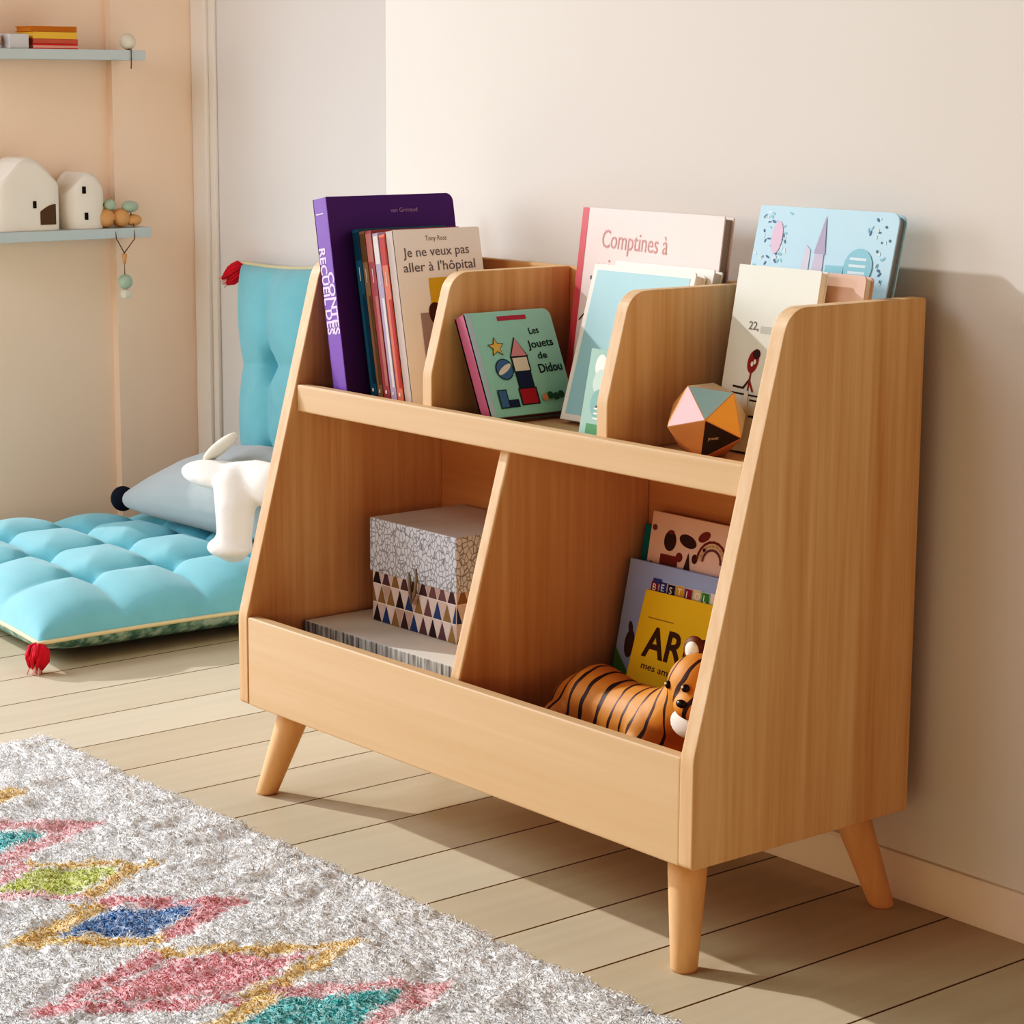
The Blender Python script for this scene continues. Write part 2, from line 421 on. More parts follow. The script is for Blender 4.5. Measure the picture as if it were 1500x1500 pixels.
# --- right compartment
SKY = C('sky_blue_cover', (184, 222, 240)); NVY = C('ink_blue', (70, 104, 140))
def d_sky(d):
    pale = C('pale_lilac_print', (206, 206, 222)); tq = C('turquoise_print', (134, 196, 214)); wh = C('foam_print', (214, 234, 240))
    rr = random.Random(3)
    for (cu, cv, su, sv, n) in ((.028, d.h - .034, .028, .034, 46), (.030, d.h - .100, .026, .05, 26), (d.w - .024, d.h - .06, .020, .07, 52), (d.w - .03, d.h - .15, .024, .03, 30)):
        for q in range(n):
            pu, pv = cu + rr.uniform(-su, su), cv + rr.uniform(-sv, sv)
            if not (.005 < pu < d.w - .007 and .005 < pv < d.h - .007) or (pu > d.w - .012 and pv > d.h - .012): continue
            d.ell(pu, pv, rr.uniform(.0015, .004), rr.uniform(.001, .002), (NVY, tq, wh)[q % 3], rr.uniform(0, 3), 6, step=q == 0)
    d.ell(.036, d.h - .038, .009, .020, C('blush_print', (220, 190, 214)))
    # two plain pointed shapes and a round cloud
    d.face([(.072, .120), (.100, .120), (.094, d.h - .050), (.086, d.h - .044)], pale)
    d.face([(.094, .110), (.124, .110), (.116, d.h - .052), (.102, d.h - .052)], C('mauve_mist', (198, 190, 212)))
    d.face([(.100, d.h - .054), (.118, d.h - .054), (.110, d.h - .008)], C('mauve_tip', (170, 160, 190)))
    d.rect(.122, .120, .150, d.h - .066, tq)
    d.ell(.172, d.h - .066, .022, .022, tq)
    for q in range(3): d.rect(.158, d.h - .074 + q * .008, .184, d.h - .071 + q * .008, wh)
    d.rect(.160, .11, d.w - .002, d.h - .110, C('deep_blue_print', (96, 134, 160)))
book('picture_book', 'sky blue picture book with rounded corners leaning on the back of the right compartment', (.6475, .277), 0, 13, .222, .286, .014, SKY, NVY, C('slate_pages', (150, 152, 160)), d_sky, rc=.012)
CRM = C('cream_cover', (230, 234, 224))
def d_cream(d):
    red, brn = C('brick_print', (150, 52, 46)), C('dark_brown_print', (70, 44, 40))
    d.text('22,', .030, d.h - .075, .014, GREY, bold=.01)
    d.rect(.050, d.h - .078, .080, d.h - .070, C('cloud_print', (196, 200, 194)))
    d.text('= 0', .074, d.h - .076, .011, GREY)
    d.ell(.046, d.h - .112, .0085, .014, red, -.2); d.ell(.050, d.h - .103, .006, .006, brn)
    d.ell(.045, d.h - .115, .0022, .003, CRM); d.ell(.049, d.h - .112, .002, .003, CRM)
    d.stroke([(.045, d.h - .125), (.044, d.h - .146)], .0022, red)
    d.stroke([(.044, d.h - .134), (.036, d.h - .144), (.020, d.h - .143)], .0024, brn)
    d.stroke([(.044, d.h - .134), (.052, d.h - .147)], .0024, red)
    d.stroke([(.004, d.h - .150), (.120, d.h - .154)], .0018, brn)
    d.stroke([(.050, d.h - .157), (.120, d.h - .160)], .0018, brn)
    d.stroke([(.052, d.h - .176), (.110, d.h - .177)], .0022, brn)
    d.stroke([(.036, d.h - .172), (.032, d.h - .180)], .002, brn)
    d.face([(.040, d.h - .148), (.046, d.h - .148), (.050, d.h - .185), (.038, d.h - .185)], WHITE)
book('picture_book', 'cream picture book with a drawn red haired stick child behind the faceted wooden toy', (.691, .224), 0, 10.3, .132, .218, .012, CRM, CRM, deco=d_cream, ct=.0015, over=.002)
BLS = C('blush_cover', (226, 192, 176))
book('picture_book', 'plain blush pink book behind the cream one in the right compartment', (.712, .248), 0, 10.3, .158, .214, .014, BLS, C('blush_spine', (206, 164, 150)), rc=.006)

# --- lower right bin
def d_pattern(d):
    rr = random.Random(9)
    cols = [C('print_rust', (142, 66, 52)), C('print_umber', (86, 56, 46)), C('print_plum', (140, 96, 100)), C('print_sand', (222, 196, 150))]
    d.ell(.038, d.h - .034, .011, .013, cols[1]); d.ell(.070, d.h - .030, .016, .008, cols[1], -.2)
    d.rect(.024, d.h - .068, .056, d.h - .052, cols[0]); d.ell(.058, d.h - .052, .006, .006, cols[0])
    d.face([(.068, d.h - .066), (.080, d.h - .066), (.074, d.h - .044)], cols[1])
    d.ell(.098, d.h - .020, .011, .006, cols[0], .5); d.ell(.086, d.h - .050, .005, .006, cols[1])
    for r, c in ((.026, cols[0]), (.021, cols[3]), (.016, cols[2])):
        d.stroke([(.116 + r * math.cos(a), d.h - .050 + r * math.sin(a)) for a in [PI * i / 10 for i in range(11)]], .003, c)
    for q in range(60):
        d.ell(rr.uniform(.006, .195), rr.uniform(.006, d.h - .008), rr.uniform(.002, .006), rr.uniform(.001, .004), cols[q % 4], rr.uniform(0, 3), 8, step=q == 0)
ZL = .1468
book('picture_book', 'dusty pink book printed with little animals at the back of the lower right bin', (.492, .268), 0, 9.9, .200, .289, .011, C('dusty_pink_cover', (244, 214, 204)), C('dusty_pink_spine', (210, 160, 146)), deco=d_pattern, zs=ZL)
book('picture_book', 'teal book with only its left edge showing behind the animal print one', (.469, .2795), 0, 9.9, .200, .267, .009, C('teal_cover', (30, 150, 160)), C('teal_spine', (30, 140, 150)), zs=ZL)
def d_blue(d):
    d.face([(.0, .0), (d.w, .0), (d.w, .090), (.03, .082), (0, .112)], C('meadow_print', (92, 150, 66)))
    d.ell(.024, .120, .009, .018, C('umber_figure', (92, 62, 56))); d.ell(.022, .140, .004, .009, C('umber_figure', (92, 62, 56)), .3); d.ell(.014, .050, .008, .009, C('yellow_leaf', (200, 190, 50)))
    tiles = [(138, 52, 70), (70, 80, 140), (60, 40, 50), (190, 150, 60), (130, 40, 70), (196, 180, 150), (60, 130, 70), (210, 200, 190), (170, 60, 50), (60, 90, 140)]
    for q, ch in enumerate('BESTIOLES.'):
        u = .046 + q * .0155; v = d.h - .036 + (q % 2) * .001
        d.rect(u - .0006, v - .0006, u + .0138, v + .0148, WHITE); d.rect(u, v, u + .0132, v + .0142, C('tile_%d' % q, tuple(min(255, int(t * 1.15)) for t in tiles[q])))
        d.text(ch, u + .0025, v + .0025, .0125, WHITE, bold=.02)
    d.rect(.050, d.h - .024, .064, d.h - .018, C('tile_1', tiles[1]))
book('picture_book', 'periwinkle blue book with a row of coloured letter tiles standing behind the yellow one', (.478, .245), 0, 11.8, .215, .228, .011, C('periwinkle_cover', (172, 192, 232)), C('periwinkle_spine', (160, 180, 222)), deco=d_blue, zs=ZL)
def d_yellow(d):
    br = C('cocoa_print', (84, 52, 24))
    d.text('ARiOL', .020, d.h - .082, .054, br, .0, bold=.022, width=.150)
    d.rect(.016, d.h - .0345, .062, d.h - .033, C('olive_print', (176, 140, 40)))
    d.text('mes amis', .022, d.h - .098, .012, br, -.04, width=.060)
    d.ell(.050, d.h - .142, .022, .006, C('tan_figure', (196, 142, 60)), .2); d.ell(.062, d.h - .136, .004, .010, C('tan_figure', (196, 142, 60)))
book('picture_book', 'yellow comic book with brown ARiOL title right behind the toy tiger', (.529, .213), 0, 17, .180, .202, .009, C('yellow_cover', (240, 202, 48)), C('yellow_spine', (230, 190, 44)), deco=d_yellow, zs=ZL)

# ------------------------------------------------------------------ boxes in the lower left bin
def scale_mat(name, a, b, sc_, edge=.12):
    m = bpy.data.materials.new(name); m.use_nodes = True
    nt = m.node_tree; L = nt.links.new; N = nt.nodes.new; bs = nt.nodes['Principled BSDF']; bs.inputs['Roughness'].default_value = .6
    tc = N('ShaderNodeTexCoord'); mp = N('ShaderNodeMapping'); mp.inputs['Scale'].default_value = (1, 1, .7); L(tc.outputs['Object'], mp.inputs['Vector'])
    v = N('ShaderNodeTexVoronoi'); v.feature = 'DISTANCE_TO_EDGE'; v.inputs['Scale'].default_value = sc_; L(mp.outputs[0], v.inputs['Vector'])
    r = N('ShaderNodeValToRGB'); e = r.color_ramp.elements
    e[0].position = 0; e[0].color = lin(b); e[1].position = edge; e[1].color = lin(a)
    L(v.outputs['Distance'], r.inputs[0]); L(r.outputs[0], bs.inputs['Base Color'])
    return m
def strip_mat(name, a, b, s):
    m = bpy.data.materials.new(name); m.use_nodes = True
    nt = m.node_tree; L = nt.links.new; N = nt.nodes.new; bs = nt.nodes['Principled BSDF']; bs.inputs['Roughness'].default_value = .7
    tc = N('ShaderNodeTexCoord'); mp = N('ShaderNodeMapping'); mp.inputs['Scale'].default_value = (s, s, 12); L(tc.outputs['Object'], mp.inputs['Vector'])
    n = N('ShaderNodeTexNoise'); n.inputs['Scale'].default_value = 1; n.inputs['Detail'].default_value = 3; L(mp.outputs[0], n.inputs['Vector'])
    r = N('ShaderNodeValToRGB'); e = r.color_ramp.elements; e[0].position = .36; e[0].color = lin(b); e[1].position = .62; e[1].color = lin(a)
    L(n.outputs['Fac'], r.inputs[0]); L(r.outputs[0], bs.inputs['Base Color'])
    return m
fb = empty('storage_box', (.235, .21, ZL), 'flat pale grey cardboard box with streaked sides under the patterned box', 'box')
bm = nb(); box(bm, -.206, .206, -.117, .118, .0004, .062, .001); obj('box_base', bm, strip_mat('grey_streaks_base', (206, 202, 190), (120, 112, 104), 160), fb)
bm = nb(); box(bm, -.208, .208, -.119, .120, .058, .0895, .0015); 
bm.faces.ensure_lookup_table()
for f in bm.faces:
    f.normal_update()
    f.material_index = 1 if f.normal.z > .7 else 0
obj('box_lid', bm, [strip_mat('grey_streaks_lid', (214, 210, 198), (112, 104, 96), 170), mat('lid_top_grey', (222, 216, 204), .8, .06, 25)], fb)
pb = empty('patterned_box', (.178, .246, .2365), 'taller gift box with triangle patterned base and grey scale patterned lid', 'box')
bw, bd, bh = .094, .078, .080
bm = nb(); box(bm, -bw, bw, -bd, bd, .0004, bh, .001)
tcol = [(60, 44, 44), (104, 78, 84), (196, 168, 160), (222, 206, 202), (150, 124, 86), (60, 84, 128), (120, 92, 96), (210, 190, 184), (84, 60, 66)]
tm = [C('triangle_%d' % i, c, .6) for i, c in enumerate(tcol)]
mats_pb = [C('box_line', (232, 222, 216), .6)] + tm
rr = random.Random(5)
def tri_wall(P, length):
    rows, tw = 3, .021; rh = bh / rows; n = int(length / tw) + 1
    for r_ in range(rows):
        off = (r_ % 2) * tw / 2
        for q in range(-1, n * 1 + 1):
            for up in (0, 1):
                x0 = q * tw + off + (tw / 2 if not up else 0)
                z0 = r_ * rh; g = .0012
                pts = [(x0 + g, z0 + g * .6), (x0 + tw - g, z0 + g * .6), (x0 + tw / 2, z0 + rh - g)] if up else [(x0 + g, z0 + rh - g * .6), (x0 + tw - g, z0 + rh - g * .6), (x0 + tw / 2, z0 + g)]
                pts = [(min(max(a, .0008), length - .0008), min(b, bh - .0005)) for a, b in pts]
                if abs((pts[1][0] - pts[0][0]) * (pts[2][1] - pts[0][1]) - (pts[2][0] - pts[0][0]) * (pts[1][1] - pts[0][1])) < 2e-5: continue
                f = bm.faces.new([bm.verts.new(P(a, b)) for a, b in pts]); f.material_index = 1 + (rr.choice((0, 1, 4, 5, 6, 8, 1, 6)) if up else rr.choice((2, 3, 7, 3)))
tri_wall(lambda a, b: (-bw + a, -bd - .0003, b), 2 * bw)
tri_wall(lambda a, b: (bw + .0003, -bd + a, b), 2 * bd)
obj('box_base', bm, mats_pb, pb)
bm = nb(); box(bm, -bw - .003, bw + .003, -bd - .003, bd + .003, .070, .1455, .002)
for f in bm.faces:
    f.normal_update(); f.material_index = 1 if f.normal.z > .7 else 0
lid = obj('box_lid', bm, [scale_mat('grey_scales', (214, 218, 226), (120, 122, 130), 150), mat('lid_top_silver', (206, 200, 196), .5, .08, 40)], pb)
bm = nb(); tube(bm, [(-.006, -bd - .0035, .082), (-.004, -bd - .0045, .073), (-.002, -bd - .005, .055), (.001, -bd - .0055, .042)], [.0018, .002, .0026, .0014], 8)
tube(bm, [(.010, -bd - .004, .090), (.012, -bd - .005, .075), (.010, -bd - .006, .055), (.002, -bd - .006, .040)], [.0012, .002, .0024, .0012], 8)
obj('ribbon_loop', bm, mat('ribbon_taupe', (150, 138, 122), .6), pb)

# ------------------------------------------------------------------ faceted wooden toy (icosahedron)
Rv = Vector((.63687, .77095, .00567)); Uv = Vector((-.14421, .1119, .9832)); Bv = Vector((.75736, -.62699, .18245))
ico = empty('faceted_toy', (.734, .172, .5925), 'wooden faceted toy with pink, blue and orange triangles on the upper shelf, right end', 'toy')
a = (Bv * .985 - Rv * .12 - Uv * .03).normalized()
e1 = (Uv - a * Uv.dot(a)).normalized(); e2 = e1.cross(a) * -1
e2 = a.cross(e1) * -1
RI = .0505
def ringv(phi, s): return (a * (s * .4472) + (e1 * math.cos(phi) + e2 * math.sin(phi)) * .8944) * RI
ph0 = math.radians(45)
top = a * RI; bot = -a * RI
r1 = [ringv(ph0 + 2 * PI * i / 5, 1) for i in range(5)]; r2 = [ringv(ph0 + PI / 5 + 2 * PI * i / 5, -1) for i in range(5)]
bm = nb(); VV = [bm.verts.new(v) for v in [top] + r1 + r2 + [bot]]
fcs = []
for i in range(5):
    j = (i + 1) % 5
    fcs.append((('f', i), (0, 1 + i, 1 + j)))
    fcs.append((('g', i), (1 + i, 6 + i, 1 + j)))
    fcs.append((('h', i), (1 + j, 6 + i, 6 + j)))
    fcs.append((('b', i), (11, 6 + j, 6 + i)))
cols = {('f', 0): 2, ('f', 1): 3, ('f', 2): 0, ('f', 3): 4, ('f', 4): 1, ('g', 0): 5, ('h', 0): 5, ('g', 4): 5, ('h', 4): 5, ('g', 1): 0, ('h', 3): 5}
for key, q in fcs:
    f = bm.faces.new([VV[i] for i in q]); f.material_index = cols.get(key, 0)
zmin = min(v.co.z for v in bm.verts)
for v in bm.verts: pass
ico.location.z = .5484 - zmin
fmats = [mat('toy_wood_face', (206, 150, 104), .6, .06, 60), C('toy_teal_face', (168, 210, 220)), C('toy_orange_face', (240, 184, 108)), C('toy_dark_face', (66, 50, 42)), C('toy_pink_face', (244, 208, 214)), mat('toy_pale_wood_face', (206, 184, 156), .6, .05, 60)]
bmesh.ops.recalc_face_normals(bm, faces=bm.faces[:])
bmesh.ops.bevel(bm, geom=bm.edges[:], offset=.0006, segments=1, affect='EDGES')
# tiny pale stamp on the dark face
ci = (top + r1[1] + r1[2]) / 3; nn = ci.normalized(); uu = (Rv - nn * Rv.dot(nn)).normalized(); ww = nn.cross(uu)
if ww.dot(Uv) < 0: ww = -ww
V_, F_ = text_geo('jouet', .02, 0); vs = [bm.verts.new(ci + nn * .0003 + uu * (x_ * .006 - .009) + ww * (y_ * .006)) for x_, y_ in V_]
fmats.append(C('stamp_print', (200, 186, 170)))
for F in F_:
    g = bm.faces.new([vs[i] for i in F]); g.material_index = 6
me = bpy.data.meshes.new('faceted_body'); bm.to_mesh(me); bm.free()
for m in fmats: me.materials.append(m)
link(bpy.data.objects.new('faceted_body', me), ico)

# ------------------------------------------------------------------ blobs that read as one sewn or cast surface
def blob(name, build, mats, parent, voxel=.004, smooth=6):
    bm = nb(); build(bm)
    me = bpy.data.meshes.new(name); bm.to_mesh(me); bm.free()
    for m in (mats if isinstance(mats, list) else [mats]): me.materials.append(m)
    tmp = bpy.data.objects.new(name, me); COL.objects.link(tmp)
    r = tmp.modifiers.new('r', 'REMESH'); r.mode = 'VOXEL'; r.voxel_size = voxel; r.use_smooth_shade = True
    s = tmp.modifiers.new('s', 'SMOOTH'); s.factor = .5; s.iterations = smooth
    dg = bpy.context.evaluated_depsgraph_get(); dg.update()
    me2 = bpy.data.meshes.new_from_object(tmp.evaluated_get(dg)); bpy.data.objects.remove(tmp); bpy.data.meshes.remove(me)
    me2.name = name
    me2.polygons.foreach_set('use_smooth', [True] * len(me2.polygons))
    if not me2.materials:
        for m in (mats if isinstance(mats, list) else [mats]): me2.materials.append(m)
    return link(bpy.data.objects.new(name, me2), parent)
def limb(bm, pts, rads, n=14):
    tube(bm, pts, rads, n)
    ball(bm, pts[0], rads[0], sub=2); ball(bm, pts[-1], rads[-1], sub=2)

# ------------------------------------------------------------------ toy tiger
def tiger_mat():
    m = bpy.data.materials.new('tiger_fur_paint'); m.use_nodes = True
    nt = m.node_tree; L = nt.links.new; N = nt.nodes.new; b = nt.nodes['Principled BSDF']; b.inputs['Roughness'].default_value = .6
    tc = N('ShaderNodeTexCoord')
    n = N('ShaderNodeTexNoise'); n.inputs['Scale'].default_value = 14; n.inputs['Detail'].default_value = 2; L(tc.outputs['Object'], n.inputs['Vector'])
    sp = N('ShaderNodeSeparateXYZ'); L(tc.outputs['Object'], sp.inputs[0])
    def M(op, a_, b_=None):
        q = N('ShaderNodeMath'); q.operation = op
        for i, v in enumerate((a_, b_)):
            if v is None: continue
            if isinstance(v, (int, float)): q.inputs[i].default_value = v
            else: L(v, q.inputs[i])
        return q.outputs[0]
    u = M('ADD', M('ADD', sp.outputs['X'], M('MULTIPLY', sp.outputs['Z'], -.28)), M('MULTIPLY', n.outputs['Fac'], .030))
    s = M('SINE', M('MULTIPLY', u, 2 * PI / .024))
    n2 = N('ShaderNodeTexNoise'); n2.inputs['Scale'].default_value = 26; L(tc.outputs['Object'], n2.inputs['Vector'])
    st = M('GREATER_THAN', M('ADD', s, M('MULTIPLY', n2.outputs['Fac'], .9)), 1.26)
    base = N('ShaderNodeMix'); base.data_type = 'RGBA'
    base.inputs['A'].default_value = lin((196, 122, 46)); base.inputs['B'].default_value = lin((216, 148, 70)); L(n2.outputs['Fac'], base.inputs['Factor'])
    mx = N('ShaderNodeMix'); mx.data_type = 'RGBA'; L(st, mx.inputs['Factor']); L(base.outputs['Result'], mx.inputs['A']); mx.inputs['B'].default_value = lin((62, 28, 18))
    L(mx.outputs['Result'], b.inputs['Base Color'])
    return m
tg = empty('toy_tiger', (.665, .128, ZL), 'orange toy tiger with dark stripes standing behind the front panel of the lower right bin', 'toy')
def tiger(bm):
    limb(bm, [(-.115, .012, .074), (-.075, .010, .088), (-.02, .006, .082), (.04, .0, .084), (.075, -.004, .098)], [.034, .044, .040, .042, .038], 18)
    ball(bm, (.055, -.004, .080), .046); ball(bm, (-.095, .010, .070), .042)
    limb(bm, [(.075, -.004, .098), (.112, -.010, .130)], [.038, .034], 16)
    ball(bm, (.126, -.016, .150), .038, 1, .95, 1.0)
    ball(bm, (.142, -.040, .134), .022, 1.1, 1, .8)
    for sx, sy in ((.052, -.034), (.066, .026), (-.106, -.022), (-.088, .040)):
        limb(bm, [(sx, sy, .062), (sx + .004, sy - .002, .032), (sx + .003, sy - .002, .0155)], [.026, .018, .0145], 12)
        ball(bm, (sx + .010, sy - .006, .0135), .0135, 1.3, 1, .95)
    limb(bm, [(-.146, .014, .080), (-.162, .030, .060), (-.160, .050, .030), (-.140, .060, .016)], [.011, .010, .009, .009], 10)
blob('body', tiger, tiger_mat(), tg, .0035, 8)
EARB = mat('tiger_ear_brown', (110, 64, 34), .6); TWH = mat('tiger_white', (238, 230, 218), .7); TBK = mat('tiger_black', (36, 24, 20), .3)
for sx, sy in ((.106, -.004), (.150, .006)):
    bm = nb(); ball(bm, (sx, sy, .186), .016, 1, .6, 1.05, sub=3); e = obj('ear', bm, EARB, tg, True)
    bm = nb(); ball(bm, (sx + .003, sy - .007, .187), .010, 1, .6, 1.1, sub=3); obj('inner_ear', bm, TWH, e, True)
for sx, sy, sz in ((.110, -.0475, .153), (.142, -.0520, .156)):
    bm = nb(); ball(bm, (sx, sy, sz), .0048, sub=3); e = obj('eye', bm, TBK, tg, True)
    bm = nb(); ball(bm, (sx - .001, sy - .0042, sz + .002), .0016, sub=2); obj('eye_glint', bm, TWH, e, True)
bm = nb(); ball(bm, (.144, -.0605, .140), .006, 1.2, .8, .8); obj('nose', bm, TBK, tg, True)
bm = nb(); ball(bm, (.130, -.038, .110), .022, 1.1, .5, .8, sub=3); obj('white_chest', bm, TWH, tg, True)

# ------------------------------------------------------------------ cushions
def fabric(name, rgb, var=.1):
    return mat(name, rgb, .85, var, 14, .25, 700, .3, .2)
AQF = fabric('aqua_cotton', (130, 197, 210), .12)
def print_fabric():
    m = bpy.data.materials.new('leaf_print_cotton'); m.use_nodes = True
    nt = m.node_tree; L = nt.links.new; N = nt.nodes.new; b = nt.nodes['Principled BSDF']; b.inputs['Roughness'].default_value = .85
    tc = N('ShaderNodeTexCoord'); n = N('ShaderNodeTexNoise'); n.inputs['Scale'].default_value = 45; n.inputs['Detail'].default_value = 4; L(tc.outputs['Object'], n.inputs['Vector'])
    r = N('ShaderNodeValToRGB'); e = r.color_ramp.elements
    e[0].position = .38; e[0].color = lin((84, 122, 112)); e[1].position = .6; e[1].color = lin((168, 192, 182))
    x_ = e.new(.5); x_.color = lin((128, 160, 150)); L(n.outputs['Fac'], r.inputs[0]); L(r.outputs[0], b.inputs['Base Color'])
    return m
PRF = print_fabric(); PIPE = mat('cream_piping', (226, 214, 176), .8); REDY = mat('red_yarn', (206, 44, 66), .8, .12, 60); PKY = mat('pale_pink_yarn', (232, 184, 184), .85, .1, 60)

def cushion(root, L1, L2, ht, hb, nu, nv, N=110, depth=.55, pin=.045):
    """tufted mattress cushion; centred, seam at z = 0"""
    def outline(u, v):
        s, t = 2 * u - 1, 2 * v - 1
        return L1 / 2 * s * (1 - pin * (1 - t * t)), L2 / 2 * t * (1 - pin * (1 - s * s))
    def edge(u, v, p):
        s, t = abs(2 * u - 1), abs(2 * v - 1)
        return max(0, (1 - s ** 5) * (1 - t ** 5)) ** p
    def puff(u, v):
        a_, b_ = abs(math.sin(PI * nu * u)), abs(math.sin(PI * nv * v))
        crease = min(a_, 1) ** .55 * min(b_, 1) ** .55
        du = (u * nu) % 1; dv = (v * nv) % 1
        du = min(du, 1 - du); dv = min(dv, 1 - dv)
        # only interior tuft points pull down hard
        inn = 0 if (round(u * nu) in (0, nu) or round(v * nv) in (0, nv)) else 1
        tuft = math.exp(-(du * du + dv * dv) / .022) * inn
        eu = 1 if round(u * nu) not in (0, nu) or du > .5 else 0
        ev = 1 if round(v * nv) not in (0, nv) or dv > .5 else 0
        fold_u = (1 - a_ ** .7) * eu; fold_v = (1 - b_ ** .7) * ev
        return 1 - .30 * max(fold_u, fold_v) - depth * tuft + .10 * math.sin(3.1 * u + 1.7) * math.sin(4.3 * v + .4)
    for nm, sgn, hh, m in (('top_cover', 1, ht, AQF), ('underside_cover', -1, hb, PRF)):
        bm = nb(); g = []
        for i in range(N + 1):
            row = []
            for j in range(N + 1):
                # denser sampling at the rim
                u = .5 - .5 * math.cos(PI * i / N) if sgn < 0 else i / N; v = .5 - .5 * math.cos(PI * j / N) if sgn < 0 else j / N
                x_, y_ = outline(u, v)
                z_ = hh * edge(u, v, .42) * (puff(u, v) if sgn > 0 else 1)
                x_ *= 1 + .0; row.append(bm.verts.new((x_, y_, sgn * z_ + .002 * math.sin(9 * u + 5 * v) * (1 if sgn > 0 else 0) * edge(u, v, .4))))
            g.append(row)
        for i in range(N):
            for j in range(N):
                q = (g[i][j], g[i + 1][j], g[i + 1][j + 1], g[i][j + 1])
                bm.faces.new(q if sgn > 0 else q[::-1])
        obj(nm, bm, m, root, True)
    rim = [outline(i / 40, 0) for i in range(40)] + [outline(1, i / 40) for i in range(40)] + [outline(1 - i / 40, 1) for i in range(40)] + [outline(0, 1 - i / 40) for i in range(41)]
    bm = nb(); tube(bm, [(x_ * 1.004, y_ * 1.004, .0) for x_, y_ in rim], .0038, 8); obj('piping', bm, PIPE, root, True)

def tassel(root, p, d, ln=.055):
    """yarn tassel at p pointing along d"""
    p, d = Vector(p), Vector(d).normalized(); rr_ = random.Random(int(p.x * 1000))
    x_ = d.cross(Vector((0, 0, 1)));  x_ = x_.normalized() if x_.length > .1 else Vector((1, 0, 0)); y_ = x_.cross(d)
    bm = nb()
    for k in range(110):
        a_ = rr_.uniform(0, 2 * PI); r_ = rr_.uniform(0, 1) ** .5
        sd = (x_ * math.cos(a_) + y_ * math.sin(a_)); l = ln * rr_.uniform(.75, 1.05)
        tube(bm, [p + sd * r_ * .003, p + d * l * .3 + sd * r_ * .018, p + d * l * .7 + sd * r_ * .020, p + d * l + sd * r_ * .014], [.0015, .0028, .0028, .0016], 5)
    ball(bm, p + d * .006, .008, sub=2)
    t = obj('tassel', bm, REDY, root, True)
    bm = nb()
    for k in range(26):
        a_ = rr_.uniform(0, 2 * PI); r_ = rr_.uniform(0, 1) ** .5
        sd = (x_ * math.cos(a_) + y_ * math.sin(a_)); l = ln * rr_.uniform(1.05, 1.3)
        tube(bm, [p + d * ln * .6 + sd * r_ * .008, p + d * l + sd * r_ * .013], [.0016, .0012], 5)
    obj('tassel_fringe', bm, PKY, t, True)

fc = empty('floor_cushion', (-1.118, .452, .050), 'large aqua tufted cushion lying flat on the floor, red tassel at front corner', 'cushion', rot=(0, 0, math.radians(-4)))
cushion(fc, .76, .66, .088, .046, 4, 4)
tassel(fc, (.374, -.326, .0), (.30, -.35, -1), .044)
tassel(fc, (-.372, -.325, -.004), (-.5, -.3, -1), .034)
uc = empty('upright_cushion', (-1.056, .895, .336), 'aqua tufted cushion standing upright against the rear wall with red tassel at top left', 'cushion', rot=(math.radians(86.5), math.radians(-6.5), 0))
cushion(uc, .59, .615, .070, .040, 4, 3, depth=.75, pin=.08)
tassel(uc, (-.288, .300, .0), (-.75, -.35, .2), .055)
tassel(uc, (.288, .300, .0), (.75, -.35, .2), .055)

# ------------------------------------------------------------------ plush animal on the floor cushion
GRYF = fabric('grey_plush', (176, 184, 186), .08); WHF = fabric('white_plush', (236, 232, 226), .04); NOSE = mat('navy_pompom', (34, 40, 56), .9, .2, 80, .6, 300)
pl = empty('plush_mouse', (-1.0, .60, .13), 'grey plush mouse with navy nose and white ears lying on the floor cushion', 'plush toy')
PQ = Vector((1.0, -.60, -.13))
def rel(p): return Vector(p) + PQ
def pl_body(bm):
    limb(bm, [rel(q) for q in ((-1.325, .605, .158), (-1.24, .612, .175), (-1.13, .625, .198), (-1.02, .64, .215), (-.92, .65, .222))], [.020, .042, .066, .086, .090], 20)
    ball(bm, rel((-.86, .65, .215)), .095, 1.2, .85, .9)
blob('body', pl_body, GRYF, pl, .006, 8)
bm = nb(); ball(bm, rel((-1.352, .602, .156)), .024, 1, 1, 1.05); obj('nose', bm, NOSE, pl, True)
def pl_scarf(bm):
    ball(bm, rel((-.905, .545, .270)), .088, 1.0, .7, .26, rot=Matrix.Rotation(.06, 3, 'Y'))
    limb(bm, [rel(q) for q in ((-.87, .55, .268), (-.80, .555, .270), (-.75, .56, .268))], [.030, .040, .040], 16)
    limb(bm, [rel(q) for q in ((-.820, .525, .262), (-.795, .508, .225), (-.786, .500, .185), (-.786, .497, .166))], [.040, .036, .032, .035], 16)
    ball(bm, rel((-.790, .492, .160)), .039, 1.2, 1, .5)
blob('white_arm', pl_scarf, WHF, pl, .005, 7)
bm = nb(); ball(bm, rel((-.915, .555, .318)), .062, 1.0, .30, .16, rot=Matrix.Rotation(-.55, 3, 'Y'), sub=3); obj('ear', bm, mat('ear_felt', (214, 210, 198), .85), pl, True)

